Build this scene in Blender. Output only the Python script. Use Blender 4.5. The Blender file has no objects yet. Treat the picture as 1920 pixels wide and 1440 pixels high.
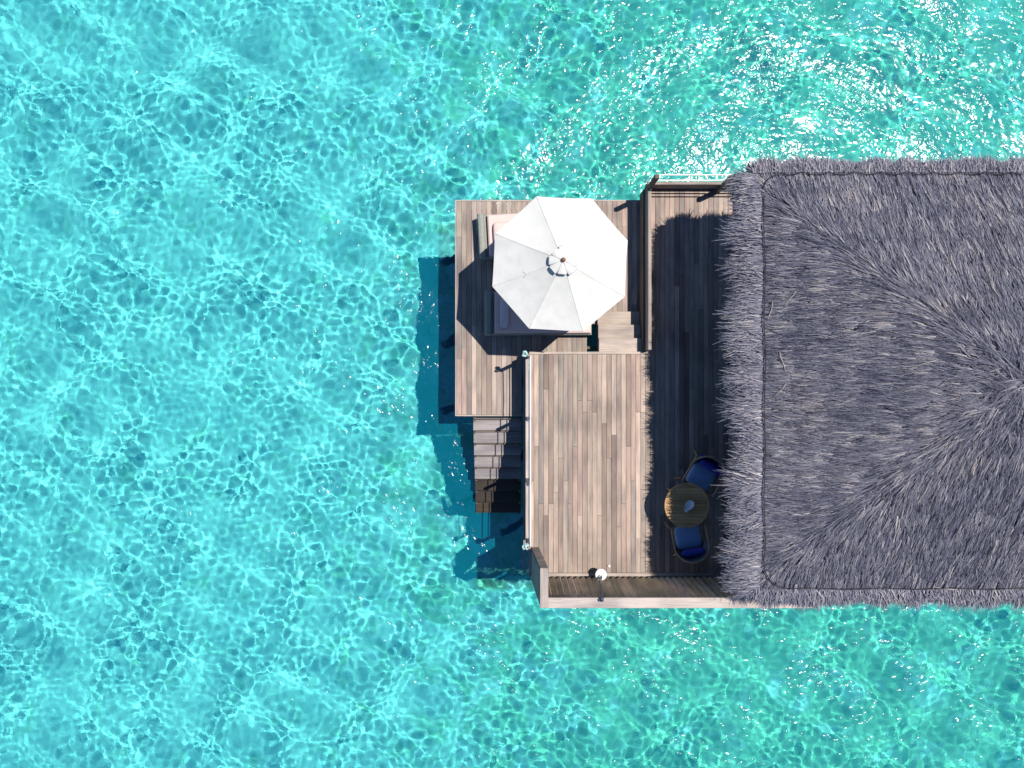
import bpy, math, random
import numpy as np
from mathutils import Vector, Matrix

random.seed(7)
rng = np.random.default_rng(7)
sc = bpy.context.scene
C = sc.collection
R = math.radians

# ------------------------------------------------------------------ camera, sky, sun, exposure
DECK = 1.84                # top of the upper deck above the water, metres
LOW = 1.34                 # top of the sun deck
CAMZ = 17.24               # drone height above the water
SC = 86.0                  # photo pixels per metre on the upper deck
cam = bpy.data.cameras.new('camera')
camo = bpy.data.objects.new('camera', cam)
C.objects.link(camo)
camo.location = (0, 0, CAMZ)
cam.sensor_width = 36.0
cam.lens = 36.0 * (CAMZ - DECK) / (1920.0 / SC)
cam.clip_end = 20000
sc.camera = camo

SUN = Vector((0.386, 0.185, 1.0)).normalized()
SUN_EL = math.asin(SUN.z)
SUN_ROT = math.atan2(SUN.x, SUN.y)
world = bpy.data.worlds.new('World')
sc.world = world
world.use_nodes = True
wn = world.node_tree
sky = wn.nodes.new('ShaderNodeTexSky')
sky.sky_type = 'NISHITA'
sky.sun_disc = False
sky.sun_elevation = SUN_EL
sky.sun_rotation = SUN_ROT
sky.ozone_density = 8.0
sky.dust_density = 0.0
sky.air_density = 0.8
wn.links.new(sky.outputs[0], wn.nodes['Background'].inputs[0])
wn.nodes['Background'].inputs[1].default_value = 0.10
sun = bpy.data.lights.new('sun', 'SUN')
sun.energy = 5.0
sun.angle = R(0.5)
sun.color = (1.0, 0.955, 0.90)
suno = bpy.data.objects.new('sun', sun)
C.objects.link(suno)
suno.location = SUN * 60
suno.rotation_euler = SUN.to_track_quat('Z', 'Y').to_euler()
sun.cycles.is_caustics_light = True          # the sun is focused by the waves onto the sea bed
sc.cycles.caustics_refractive = True
sc.cycles.caustics_reflective = False
sc.cycles.max_bounces = 8
sc.cycles.diffuse_bounces = 1
sc.cycles.sample_clamp_indirect = 6.0
sc.view_settings.view_transform = 'Standard'
sc.view_settings.look = 'None'
sc.view_settings.gamma = 1.0
sc.view_settings.use_curve_mapping = False
sc.view_settings.exposure = 0.25


def P(px, py, z):
    """plan position (metres) of a photo point that lies at height z"""
    f = (CAMZ - z) / (CAMZ - DECK) / SC
    return ((px - 960.0) * f, -(py - 720.0) * f)


# ------------------------------------------------------------------ material helpers
def new_mat(name):
    m = bpy.data.materials.new(name)
    m.use_nodes = True
    nt = m.node_tree
    return m, nt.nodes, nt.links, nt.nodes['Principled BSDF']


def ramp(n, stops, interp='LINEAR'):
    r = n.new('ShaderNodeValToRGB')
    r.color_ramp.interpolation = interp
    e = r.color_ramp.elements
    while len(e) < len(stops):
        e.new(0.5)
    for el, (p, c) in zip(e, stops):
        el.position = p
        el.color = (c[0], c[1], c[2], 1)
    return r


def mixc(n, l, mode, fac, a, b):
    m = n.new('ShaderNodeMix')
    m.data_type = 'RGBA'
    m.blend_type = mode
    for i, v in ((0, fac), (6, a), (7, b)):
        if hasattr(v, 'is_linked'):
            l.new(v, m.inputs[i])
        elif isinstance(v, tuple):
            m.inputs[i].default_value = (v[0], v[1], v[2], 1)
        else:
            m.inputs[i].default_value = v
    return m.outputs[2]


def wood_mat(name, stops, grain=0.55, rough=0.75, stain=0.35, bump=0.25):
    """weathered board: tone by board (object random), grain along local Y, blotches and dark checks"""
    m, n, l, b = new_mat(name)
    oi = n.new('ShaderNodeObjectInfo')
    tc = n.new('ShaderNodeTexCoord')
    off = n.new('ShaderNodeVectorMath'); off.operation = 'MULTIPLY_ADD'
    off.inputs[1].default_value = (1, 1, 1)
    rv = n.new('ShaderNodeCombineXYZ')
    for i, k in enumerate((37.0, 91.0, 53.0)):
        mm = n.new('ShaderNodeMath'); mm.operation = 'MULTIPLY'; mm.inputs[1].default_value = k
        l.new(oi.outputs['Random'], mm.inputs[0]); l.new(mm.outputs[0], rv.inputs[i])
    l.new(tc.outputs['Object'], off.inputs[0]); l.new(rv.outputs[0], off.inputs[2])
    mp = n.new('ShaderNodeMapping'); mp.inputs['Scale'].default_value = (38, 1.6, 38)
    l.new(off.outputs[0], mp.inputs[0])
    g = n.new('ShaderNodeTexNoise'); g.inputs['Scale'].default_value = 1.0
    g.inputs['Detail'].default_value = 5; g.inputs['Roughness'].default_value = 0.65; g.inputs['Distortion'].default_value = 0.6
    l.new(mp.outputs[0], g.inputs[0])
    mp2 = n.new('ShaderNodeMapping'); mp2.inputs['Scale'].default_value = (5, 1.1, 5)
    l.new(off.outputs[0], mp2.inputs[0])
    s = n.new('ShaderNodeTexNoise'); s.inputs['Scale'].default_value = 1.0; s.inputs['Detail'].default_value = 4
    l.new(mp2.outputs[0], s.inputs[0])
    base = ramp(n, stops)
    l.new(oi.outputs['Random'], base.inputs[0])
    gr = ramp(n, [(0.25, (1 - grain,) * 3), (0.5, (0.98,) * 3), (0.8, (1.0 + 0.12 * grain,) * 3)])
    l.new(g.outputs[0], gr.inputs[0])
    c1 = mixc(n, l, 'MULTIPLY', 1.0, base.outputs[0], gr.outputs[0])
    st = ramp(n, [(0.3, (1 - stain, 1 - stain * 0.95, 1 - stain * 0.85)), (0.6, (1.0, 1.0, 1.0))])
    l.new(s.outputs[0], st.inputs[0])
    c2 = mixc(n, l, 'MULTIPLY', 1.0, c1, st.outputs[0])
    gp = n.new('ShaderNodeNewGeometry')
    wr_ = n.new('ShaderNodeTexNoise'); wr_.inputs['Scale'].default_value = 1.3; wr_.inputs['Detail'].default_value = 5
    l.new(gp.outputs['Position'], wr_.inputs[0])
    wc = ramp(n, [(0.32, (0.80, 0.80, 0.81)), (0.52, (1.0, 1.0, 1.0)), (0.72, (1.08, 1.07, 1.05))])
    l.new(wr_.outputs[0], wc.inputs[0])
    c2 = mixc(n, l, 'MULTIPLY', 1.0, c2, wc.outputs[0])
    l.new(c2, b.inputs['Base Color'])
    b.inputs['Roughness'].default_value = rough
    b.inputs['Specular IOR Level'].default_value = 0.25
    bp = n.new('ShaderNodeBump'); bp.inputs['Strength'].default_value = bump; bp.inputs['Distance'].default_value = 0.004
    l.new(g.outputs[0], bp.inputs['Height']); l.new(bp.outputs[0], b.inputs['Normal'])
    return m


def plain_mat(name, col, rough=0.6, var=0.12, scale=14.0, metal=0.0, spec=0.4, bump=0.0):
    m, n, l, b = new_mat(name)
    tc = n.new('ShaderNodeTexCoord')
    t = n.new('ShaderNodeTexNoise'); t.inputs['Scale'].default_value = scale; t.inputs['Detail'].default_value = 5
    l.new(tc.outputs['Object'], t.inputs[0])
    r = ramp(n, [(0.3, tuple(c * (1 - var) for c in col)), (0.7, tuple(min(1, c * (1 + var)) for c in col))])
    l.new(t.outputs[0], r.inputs[0]); l.new(r.outputs[0], b.inputs['Base Color'])
    b.inputs['Roughness'].default_value = rough
    b.inputs['Metallic'].default_value = metal
    b.inputs['Specular IOR Level'].default_value = spec
    if bump:
        bp = n.new('ShaderNodeBump'); bp.inputs['Strength'].default_value = bump; bp.inputs['Distance'].default_value = 0.01
        l.new(t.outputs[0], bp.inputs['Height']); l.new(bp.outputs[0], b.inputs['Normal'])
    return m


def weave_mat(name, ca, cb, scale=60.0):
    m, n, l, b = new_mat(name)
    tc = n.new('ShaderNodeTexCoord')
    ck = n.new('ShaderNodeTexBrick')
    ck.inputs['Scale'].default_value = scale
    ck.inputs['Mortar Size'].default_value = 0.04
    ck.inputs['Brick Width'].default_value = 1.2
    ck.inputs['Row Height'].default_value = 0.5
    ck.inputs['Color1'].default_value = (*ca, 1); ck.inputs['Color2'].default_value = (*cb, 1)
    ck.inputs['Mortar'].default_value = tuple(0.45 * c for c in cb) + (1,)
    l.new(tc.outputs['Object'], ck.inputs[0]); l.new(ck.outputs[0], b.inputs['Base Color'])
    b.inputs['Roughness'].default_value = 0.7
    bp = n.new('ShaderNodeBump'); bp.inputs['Strength'].default_value = 0.5; bp.inputs['Distance'].default_value = 0.006
    l.new(ck.outputs['Fac'], bp.inputs['Height']); bp.invert = True
    l.new(bp.outputs[0], b.inputs['Normal'])
    return m


DECK_STOPS = [(0.0, (0.34, 0.275, 0.22)), (0.13, (0.47, 0.36, 0.29)), (0.26, (0.235, 0.175, 0.145)),
              (0.4, (0.385, 0.31, 0.255)), (0.53, (0.56, 0.43, 0.345)), (0.66, (0.275, 0.235, 0.213)),
              (0.8, (0.45, 0.32, 0.26)), (0.9, (0.35, 0.30, 0.235)), (1.0, (0.40, 0.32, 0.27))]
M_deck = wood_mat('weathered_deck_wood', DECK_STOPS, 0.38)
M_trim = wood_mat('pale_trim_wood', [(0.0, (0.43, 0.345, 0.28)), (0.5, (0.50, 0.405, 0.34)), (1.0, (0.42, 0.355, 0.31))], 0.35)
M_stair = wood_mat('bleached_stair_wood', [(0.0, (0.23, 0.205, 0.20)), (0.5, (0.335, 0.295, 0.285)), (1.0, (0.28, 0.25, 0.24))], 0.4, bump=0.4)
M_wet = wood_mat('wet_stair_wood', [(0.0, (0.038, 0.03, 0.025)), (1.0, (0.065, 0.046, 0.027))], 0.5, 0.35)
M_screen = wood_mat('screen_board_wood', [(0.0, (0.60, 0.47, 0.29)), (0.25, (0.78, 0.60, 0.41)), (0.5, (0.52, 0.44, 0.29)),
                                          (0.75, (0.80, 0.62, 0.49)), (1.0, (0.64, 0.51, 0.33))], 0.5)
M_cap = wood_mat('screen_cap_wood', [(0.0, (0.50, 0.43, 0.38)), (1.0, (0.58, 0.47, 0.41))], 0.4)
M_beam = wood_mat('dark_beam_wood', [(0.0, (0.17, 0.13, 0.10)), (1.0, (0.23, 0.18, 0.14))], 0.4)
M_rail = wood_mat('rail_wood', [(0.0, (0.30, 0.25, 0.21)), (1.0, (0.36, 0.30, 0.26))], 0.45)
M_pile = plain_mat('pile_concrete', (0.30, 0.30, 0.27), 0.9, 0.3, 5.0)
M_rope = plain_mat('white_rope', (0.82, 0.82, 0.80), 0.7, 0.06, 60)
M_knot = plain_mat('pale_blue_knot', (0.42, 0.60, 0.60), 0.8, 0.2, 40)
M_white = plain_mat('white_enamel', (0.84, 0.85, 0.84), 0.35, 0.03, 8)
M_pipe = plain_mat('dark_pipe', (0.055, 0.075, 0.105), 0.4, 0.1, 30, 0.3)
M_wicker = weave_mat('grey_wicker', (0.34, 0.345, 0.29), (0.26, 0.275, 0.235), 28)
M_pink = plain_mat('pink_cushion_fabric', (0.66, 0.485, 0.435), 0.9, 0.04, 6, bump=0.1)
M_pillow = plain_mat('pale_pillow_fabric', (0.66, 0.56, 0.56), 0.9, 0.05, 10)
M_teak = wood_mat('table_teak', [(0.0, (0.58, 0.33, 0.14)), (0.5, (0.68, 0.41, 0.18)), (1.0, (0.62, 0.36, 0.155))], 0.35, 0.55)
M_chairwood = wood_mat('chair_wood', [(0.0, (0.42, 0.30, 0.20)), (1.0, (0.46, 0.33, 0.22))], 0.3)
M_chairrope = weave_mat('chair_rope', (0.20, 0.23, 0.27), (0.14, 0.17, 0.21), 40)
M_seat = plain_mat('mid_blue_fabric', (0.22, 0.36, 0.58), 0.9, 0.06, 25, bump=0.1)
M_navy = plain_mat('navy_fabric', (0.028, 0.04, 0.29), 0.9, 0.08, 25, bump=0.1)
M_wall = plain_mat('villa_plaster', (0.62, 0.58, 0.52), 0.9, 0.06, 3)
M_shell = plain_mat('white_ceramic', (0.86, 0.86, 0.85), 0.3, 0.03, 12)
M_brown = plain_mat('finial_wood', (0.20, 0.09, 0.045), 0.5, 0.2, 20)
M_cord = plain_mat('dark_cord', (0.018, 0.02, 0.028), 0.8, 0.2, 30)
M_stalk = plain_mat('pale_palm_stalk', (0.44, 0.37, 0.32), 0.8, 0.15, 8)
M_shadeprint = plain_mat('grey_shade_and_print', (0.46, 0.465, 0.48), 0.9, 0.1, 40)  # grey for the drawn-in shade at the vent and for the printed mark


def canopy_material():
    m, n, l, b = new_mat('canvas')
    tc = n.new('ShaderNodeTexCoord')
    t = n.new('ShaderNodeTexNoise'); t.inputs['Scale'].default_value = 3.2; t.inputs['Detail'].default_value = 6
    l.new(tc.outputs['Object'], t.inputs[0])
    r = ramp(n, [(0.32, (0.60, 0.59, 0.55)), (0.6, (0.67, 0.66, 0.615))])
    l.new(t.outputs[0], r.inputs[0]); l.new(r.outputs[0], b.inputs['Base Color'])
    b.inputs['Roughness'].default_value = 0.85
    b.inputs['Specular IOR Level'].default_value = 0.2
    t2 = n.new('ShaderNodeTexNoise'); t2.inputs['Scale'].default_value = 5; t2.inputs['Detail'].default_value = 2
    l.new(tc.outputs['Object'], t2.inputs[0])
    bp = n.new('ShaderNodeBump'); bp.inputs['Strength'].default_value = 0.15; bp.inputs['Distance'].default_value = 0.05
    l.new(t2.outputs[0], bp.inputs['Height']); l.new(bp.outputs[0], b.inputs['Normal'])
    tr = n.new('ShaderNodeBsdfTranslucent'); tr.inputs[0].default_value = (0.75, 0.72, 0.66, 1)
    mx = n.new('ShaderNodeMixShader'); mx.inputs[0].default_value = 0.07
    l.new(b.outputs[0], mx.inputs[1]); l.new(tr.outputs[0], mx.inputs[2])
    l.new(mx.outputs[0], n['Material Output'].inputs[0])
    return m


M_canvas = canopy_material()


def thatch_material():
    m, n, l, b = new_mat('palm_thatch')
    at = n.new('ShaderNodeAttribute'); at.attribute_name = 'tone'
    r = ramp(n, [(0.0, (0.072, 0.074, 0.105)), (0.3, (0.148, 0.148, 0.192)), (0.6, (0.226, 0.222, 0.270)),
                 (0.85, (0.36, 0.34, 0.355)), (1.0, (0.52, 0.47, 0.45))])
    l.new(at.outputs['Fac'], r.inputs[0])
    g = n.new('ShaderNodeNewGeometry')
    t = n.new('ShaderNodeTexNoise'); t.inputs['Scale'].default_value = 1.1; t.inputs['Detail'].default_value = 6
    t.inputs['Roughness'].default_value = 0.6
    l.new(g.outputs['Position'], t.inputs[0])
    r2 = ramp(n, [(0.3, (0.78, 0.79, 0.84)), (0.55, (1, 1, 1)), (0.75, (1.12, 1.06, 0.98))])
    l.new(t.outputs[0], r2.inputs[0])
    l.new(mixc(n, l, 'MULTIPLY', 1.0, r.outputs[0], r2.outputs[0]), b.inputs['Base Color'])
    b.inputs['Roughness'].default_value = 0.75
    b.inputs['Specular IOR Level'].default_value = 0.2
    return m


M_thatch = thatch_material()
M_roofcore = plain_mat('thatch_underlayer', (0.07, 0.068, 0.075), 0.95, 0.3, 12)


def water_material():
    m = bpy.data.materials.new('sea_water')
    m.use_nodes = True
    n, l = m.node_tree.nodes, m.node_tree.links
    n.remove(n['Principled BSDF'])
    g = n.new('ShaderNodeNewGeometry')
    rf = n.new('ShaderNodeBsdfRefraction')
    rf.inputs['IOR'].default_value = 1.33
    rf.inputs['Roughness'].default_value = 0.0
    rf.inputs[0].default_value = (0.425, 0.945, 0.928, 1)       # red light dies in the water
    df = n.new('ShaderNodeBsdfDiffuse')                         # light scattered back by the water itself
    df.inputs[0].default_value = (0.0, 0.62, 0.88, 1)
    t0 = n.new('ShaderNodeTexNoise'); t0.inputs['Scale'].default_value = 9.0; t0.inputs['Detail'].default_value = 3
    l.new(g.outputs['Position'], t0.inputs[0])
    b0 = n.new('ShaderNodeBump'); b0.inputs['Strength'].default_value = 1.0; b0.inputs['Distance'].default_value = 0.0055
    l.new(t0.outputs[0], b0.inputs['Height']); l.new(b0.outputs[0], rf.inputs['Normal'])
    mb = n.new('ShaderNodeMixShader'); mb.inputs[0].default_value = 0.12
    l.new(rf.outputs[0], mb.inputs[1]); l.new(df.outputs[0], mb.inputs[2])
    gl = n.new('ShaderNodeBsdfGlossy'); gl.inputs['Roughness'].default_value = 0.155
    # capillary ripples, only relief on the glossy skin
    mp = n.new('ShaderNodeMapping'); mp.inputs['Scale'].default_value = (1.0, 1.2, 1.0); mp.inputs['Rotation'].default_value = (0, 0, R(35))
    l.new(g.outputs['Position'], mp.inputs[0])
    t1 = n.new('ShaderNodeTexNoise'); t1.inputs['Scale'].default_value = 6.0; t1.inputs['Detail'].default_value = 1.6
    t1.inputs['Distortion'].default_value = 0.6
    l.new(mp.outputs[0], t1.inputs[0])
    bp = n.new('ShaderNodeBump'); bp.inputs['Strength'].default_value = 1.0; bp.inputs['Distance'].default_value = 0.036
    t3 = n.new('ShaderNodeTexNoise'); t3.inputs['Scale'].default_value = 0.9; t3.inputs['Detail'].default_value = 2
    l.new(g.outputs['Position'], t3.inputs[0])
    mr = n.new('ShaderNodeMapRange'); mr.inputs['From Min'].default_value = 0.35; mr.inputs['From Max'].default_value = 0.65
    mr.inputs['To Min'].default_value = 0.35; mr.inputs['To Max'].default_value = 1.5
    l.new(t3.outputs[0], mr.inputs[0])
    mu = n.new('ShaderNodeMath'); mu.operation = 'MULTIPLY'
    l.new(t1.outputs[0], mu.inputs[0]); l.new(mr.outputs[0], mu.inputs[1])
    l.new(mu.outputs[0], bp.inputs['Height'])
    l.new(bp.outputs[0], gl.inputs['Normal'])
    fr = n.new('ShaderNodeFresnel'); fr.inputs[0].default_value = 1.33
    mx = n.new('ShaderNodeMixShader')
    l.new(fr.outputs[0], mx.inputs[0]); l.new(mb.outputs[0], mx.inputs[1]); l.new(gl.outputs[0], mx.inputs[2])
    l.new(mx.outputs[0], n['Material Output'].inputs[0])
    return m


def seabed_material():
    m, n, l, b = new_mat('sea_bed_sand')
    g = n.new('ShaderNodeNewGeometry')
    t = n.new('ShaderNodeTexNoise'); t.inputs['Scale'].default_value = 0.9; t.inputs['Detail'].default_value = 7
    t.inputs['Roughness'].default_value = 0.62
    l.new(g.outputs['Position'], t.inputs[0])
    sand = ramp(n, [(0.30, (0.72, 0.78, 0.78)), (0.5, (0.84, 0.86, 0.83)), (0.7, (0.89, 0.90, 0.87))])
    l.new(t.outputs[0], sand.inputs[0])
    # greener, darker patches over the sand: more of them towards the hut
    t2 = n.new('ShaderNodeTexNoise'); t2.inputs['Scale'].default_value = 1.5; t2.inputs['Detail'].default_value = 6
    t2.inputs['Roughness'].default_value = 0.6; t2.inputs['Distortion'].default_value = 0.8
    l.new(g.outputs['Position'], t2.inputs[0])
    sx = n.new('ShaderNodeSeparateXYZ'); l.new(g.outputs['Position'], sx.inputs[0])
    mr = n.new('ShaderNodeMapRange'); mr.inputs['From Min'].default_value = -6; mr.inputs['From Max'].default_value = 3
    mr.inputs['To Min'].default_value = -0.14; mr.inputs['To Max'].default_value = 0.13
    l.new(sx.outputs[0], mr.inputs[0])
    ad = n.new('ShaderNodeMath'); ad.operation = 'ADD'
    l.new(t2.outputs[0], ad.inputs[0]); l.new(mr.outputs[0], ad.inputs[1])
    grn = ramp(n, [(0.42, (0, 0, 0)), (0.62, (1, 1, 1))])
    l.new(ad.outputs[0], grn.inputs[0])
    c = mixc(n, l, 'MIX', grn.outputs[0], sand.outputs[0], (0.52, 0.65, 0.44))
    t4 = n.new('ShaderNodeTexNoise'); t4.inputs['Scale'].default_value = 7.0; t4.inputs['Detail'].default_value = 8
    t4.inputs['Roughness'].default_value = 0.7
    l.new(g.outputs['Position'], t4.inputs[0])
    fg = ramp(n, [(0.34, (0.70, 0.75, 0.77)), (0.5, (0.97, 0.97, 0.97)), (0.66, (1.08, 1.08, 1.05))])
    l.new(t4.outputs[0], fg.inputs[0])
    c = mixc(n, l, 'MULTIPLY', 1.0, c, fg.outputs[0])
    l.new(c, b.inputs['Base Color'])
    b.inputs['Roughness'].default_value = 1.0
    b.inputs['Specular IOR Level'].default_value = 0.0
    return m


# ------------------------------------------------------------------ mesh helpers
class MB:
    def __init__(self):
        self.v, self.f = [], []

    def add(self, vs, fs):
        o = len(self.v)
        self.v += [tuple(p) for p in vs]
        self.f += [tuple(i + o for i in q) for q in fs]
        return self

    def box(self, c, s, rz=0.0, M=None, bev=0.0):
        hx, hy, hz = s[0] / 2, s[1] / 2, s[2] / 2
        if bev <= 0:
            vs = [Vector((x, y, z)) for z in (-hz, hz) for y in (-hy, hy) for x in (-hx, hx)]
            fs = [(0, 2, 3, 1), (4, 5, 7, 6), (0, 1, 5, 4), (2, 6, 7, 3), (0, 4, 6, 2), (1, 3, 7, 5)]
        else:                                       # chamfered upper edges
            vs = [Vector((x, y, -hz)) for y in (-hy, hy) for x in (-hx, hx)]
            vs += [Vector((x, y, hz - bev)) for y in (-hy, hy) for x in (-hx, hx)]
            vs += [Vector((x, y, hz)) for y in (-hy + bev, hy - bev) for x in (-hx + bev, hx - bev)]
            fs = [(0, 2, 3, 1), (0, 1, 5, 4), (2, 6, 7, 3), (0, 4, 6, 2), (1, 3, 7, 5),
                  (4, 5, 9, 8), (6, 10, 11, 7), (4, 8, 10, 6), (5, 7, 11, 9), (8, 9, 11, 10)]
        m = Matrix.Translation(Vector(c)) @ (M if M is not None else Matrix.Rotation(rz, 4, 'Z'))
        return self.add([m @ p for p in vs], fs)

    def tube(self, pts, r, n=8, closed=False, cap=True):
        pts = [Vector(p) for p in pts]
        rs = r if isinstance(r, (list, tuple)) else [r] * len(pts)
        o = len(self.v)
        k = len(pts)
        up = Vector((0, 0, 1))
        for i, p in enumerate(pts):
            a = pts[(i - 1) % k] if (closed or i > 0) else p
            b = pts[(i + 1) % k] if (closed or i < k - 1) else p
            d = (b - a).normalized()
            u = d.cross(up)
            if u.length < 1e-3:
                u = d.cross(Vector((0, 1, 0)))
            u.normalize()
            w = u.cross(d)
            for j in range(n):
                t = 2 * math.pi * j / n
                self.v.append(tuple(p + (u * math.cos(t) + w * math.sin(t)) * rs[i]))
        for i in range(k if closed else k - 1):
            for j in range(n):
                a, b = o + i * n + j, o + i * n + (j + 1) % n
                c2, d2 = o + ((i + 1) % k) * n + (j + 1) % n, o + ((i + 1) % k) * n + j
                self.f.append((a, d2, c2, b))
        if cap and not closed:
            self.f.append(tuple(o + j for j in range(n)))
            self.f.append(tuple(o + (k - 1) * n + n - 1 - j for j in range(n)))
        return self

    def lathe(self, prof, c=(0, 0, 0), n=24, sx=1.0, sy=1.0):
        o = len(self.v)
        for r, z in prof:
            for j in range(n):
                t = 2 * math.pi * j / n
                self.v.append((c[0] + r * math.cos(t) * sx, c[1] + r * math.sin(t) * sy, c[2] + z))
        for i in range(len(prof) - 1):
            for j in range(n):
                a, b = o + i * n + j, o + i * n + (j + 1) % n
                self.f.append((a, b, b + n, a + n))
        self.f.append(tuple(o + n - 1 - j for j in range(n)))
        self.f.append(tuple(o + (len(prof) - 1) * n + j for j in range(n)))
        return self

    def pillow(self, c, s, rz=0.0, n=12, m=8, e=0.28):
        """soft cushion: superellipsoid"""
        o = len(self.v)
        M = Matrix.Translation(Vector(c)) @ Matrix.Rotation(rz, 4, 'Z')
        pw = lambda a, q: math.copysign(abs(a) ** q, a)
        N = n * 4
        for i in range(m + 1):
            ph = -math.pi / 2 + math.pi * i / m
            for j in range(N):
                t = 2 * math.pi * j / N
                x = pw(math.cos(ph), e * 1.6) * pw(math.cos(t), e)
                y = pw(math.cos(ph), e * 1.6) * pw(math.sin(t), e)
                z = pw(math.sin(ph), 0.75)
                self.v.append(tuple(M @ Vector((x * s[0] / 2, y * s[1] / 2, z * s[2] / 2))))
        for i in range(m):
            for j in range(N):
                a, b = o + i * N + j, o + i * N + (j + 1) % N
                self.f.append((a, b, b + N, a + N))
        return self

    def build(self, name, mat, parent=None, smooth=False, loc=None, rot=None, receiver=False):
        me = bpy.data.meshes.new(name)
        me.from_pydata(self.v, [], self.f)
        if smooth:
            for p in me.polygons:
                p.use_smooth = True
        me.materials.append(mat)
        return link(name, me, parent, loc, rot, receiver)


def link(name, me, parent=None, loc=None, rot=None, receiver=False):
    o = bpy.data.objects.new(name, me)
    C.objects.link(o)
    if parent is not None:
        o.parent = parent
    if loc is not None:
        o.location = loc
    if rot is not None:
        o.rotation_euler = rot
    if receiver:
        o.cycles.is_caustics_receiver = True
    return o


def thing(name, label, cat, loc=(0, 0, 0), rz=0.0, group=None):
    o = bpy.data.objects.new(name, None)
    C.objects.link(o)
    o.location = loc
    o.rotation_euler = (0, 0, rz)
    o.empty_display_size = 0.2
    o['label'] = label
    o['category'] = cat
    if group:
        o['group'] = group
    return o


def tag(o, label, cat, group=None):
    o['label'] = label
    o['category'] = cat
    if group:
        o['group'] = group
    return o


def dup(root, loc, rz, label):
    r = root.copy(); C.objects.link(r)
    r.location = loc; r.rotation_euler = (0, 0, rz); r['label'] = label
    for ch in list(root.children):
        c = ch.copy(); C.objects.link(c); c.parent = r
        for g in list(ch.children):
            d = g.copy(); C.objects.link(d); d.parent = c
    return r


def np_mesh(name, co, faces, mat, smooth=False):
    me = bpy.data.meshes.new(name)
    k = faces.shape[1]
    me.vertices.add(len(co)); me.vertices.foreach_set('co', np.ascontiguousarray(co, dtype=np.float32).ravel())
    me.loops.add(faces.size); me.loops.foreach_set('vertex_index', np.ascontiguousarray(faces, dtype=np.int32).ravel())
    me.polygons.add(len(faces)); me.polygons.foreach_set('loop_start', np.arange(0, faces.size, k, dtype=np.int32))
    if smooth:
        me.polygons.foreach_set('use_smooth', np.ones(len(faces), dtype=bool))
    me.update(); me.validate()
    me.materials.append(mat)
    return me


plank_cache = {}


def plank(name, mat, parent, c, w, length, t, along='y', jitter=True, receiver=False):
    """board whose local Y runs along its length; alike boards share one mesh"""
    key = (round(w, 3), round(length, 2), round(t, 3), mat.name)
    if key not in plank_cache:
        me = bpy.data.meshes.new(name)
        b = MB().box((0, 0, 0), (key[0], key[1], key[2]), bev=0.004)
        me.from_pydata(b.v, [], b.f)
        me.materials.append(mat)
        plank_cache[key] = me
    rz = 0.0 if along == 'y' else math.pi / 2
    z = c[2] - t / 2
    if jitter:
        z += random.uniform(-0.0025, 0.0015)
    rx = random.uniform(-0.012, 0.012) if jitter else 0
    return link(name, plank_cache[key], parent, (c[0], c[1], z), (0, rx, rz + (random.uniform(-0.0012, 0.0012) if jitter else 0)), receiver)


# ------------------------------------------------------------------ water and sea bed
def grid_sheet(x0, x1, y0, y1, nx, ny, fz, far, zfar):
    xs, ys = np.linspace(x0, x1, nx), np.linspace(y0, y1, ny)
    X, Y = np.meshgrid(xs, ys)
    co = np.stack([X, Y, fz(X, Y)], -1).reshape(-1, 3)
    i = np.arange(nx * ny).reshape(ny, nx)
    q = np.stack([i[:-1, :-1], i[:-1, 1:], i[1:, 1:], i[1:, :-1]], -1).reshape(-1, 4)
    k = len(co)
    co = np.vstack([co, [[-far, -far, zfar], [far, -far, zfar], [far, far, zfar], [-far, far, zfar]]])
    # ring from the fine field out to the horizon (four trapezia as fans)
    ring = []
    bl, br, tr, tl = i[0, 0], i[0, -1], i[-1, -1], i[-1, 0]
    ring += [[k, k + 1, br, bl], [k + 1, k + 2, tr, br], [k + 2, k + 3, tl, tr], [k + 3, k, bl, tl]]
    return co, np.vstack([q, np.array(ring)])


WX, WY = 15.8, 12.9


def waves(X, Y):
    r = np.random.default_rng(11)
    h = np.zeros_like(X)
    def band(n, lo, hi, amp, power, spread, mean):
        out = np.zeros_like(X)
        for _ in range(n):
            lam = math.exp(r.uniform(math.log(lo), math.log(hi)))
            k = 2 * math.pi / lam
            th = r.normal(mean, spread)
            out += amp * lam ** power * np.sin(k * (X * math.cos(th) + Y * math.sin(th)) + r.uniform(0, 6.283))
        return out
    # patchy wind: ripples come and go over a few metres
    patch = 0.66 + 0.28 * np.tanh(band(12, 1.5, 6.0, 0.5, 0.0, 2.0, 0.0))
    h += band(14, 1.2, 3.5, 0.0036, 1.0, 0.9, 0.6)
    h += band(70, 0.15, 0.50, 0.00122, 1.2, 1.3, 0.5) * patch
    h += band(16, 0.5, 1.1, 0.0011, 1.0, 1.5, 0.5) * patch
    fade = np.clip((WX - np.abs(X)) / 1.5, 0, 1) * np.clip((WY - np.abs(Y)) / 1.5, 0, 1)
    return h * fade


co, fc = grid_sheet(-WX, WX, -WY, WY, 1000, 815, waves, 6000, 0.0)
water = link('water', np_mesh('water', co, fc, water_material(), True))
water['kind'] = 'structure'
water.cycles.is_caustics_caster = True


BED = -2.9


def bed(X, Y):
    r = np.random.default_rng(5)
    h = np.zeros_like(X)
    for _ in range(26):
        lam = math.exp(r.uniform(math.log(0.7), math.log(5)))
        th = r.uniform(0, 6.283)
        h += 0.012 * lam ** 0.8 * np.sin(2 * math.pi / lam * (X * math.cos(th) + Y * math.sin(th)) + r.uniform(0, 6.283))
    return BED + h * np.clip((24 - np.abs(X)) / 3, 0, 1) * np.clip((22 - np.abs(Y)) / 3, 0, 1)


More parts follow.
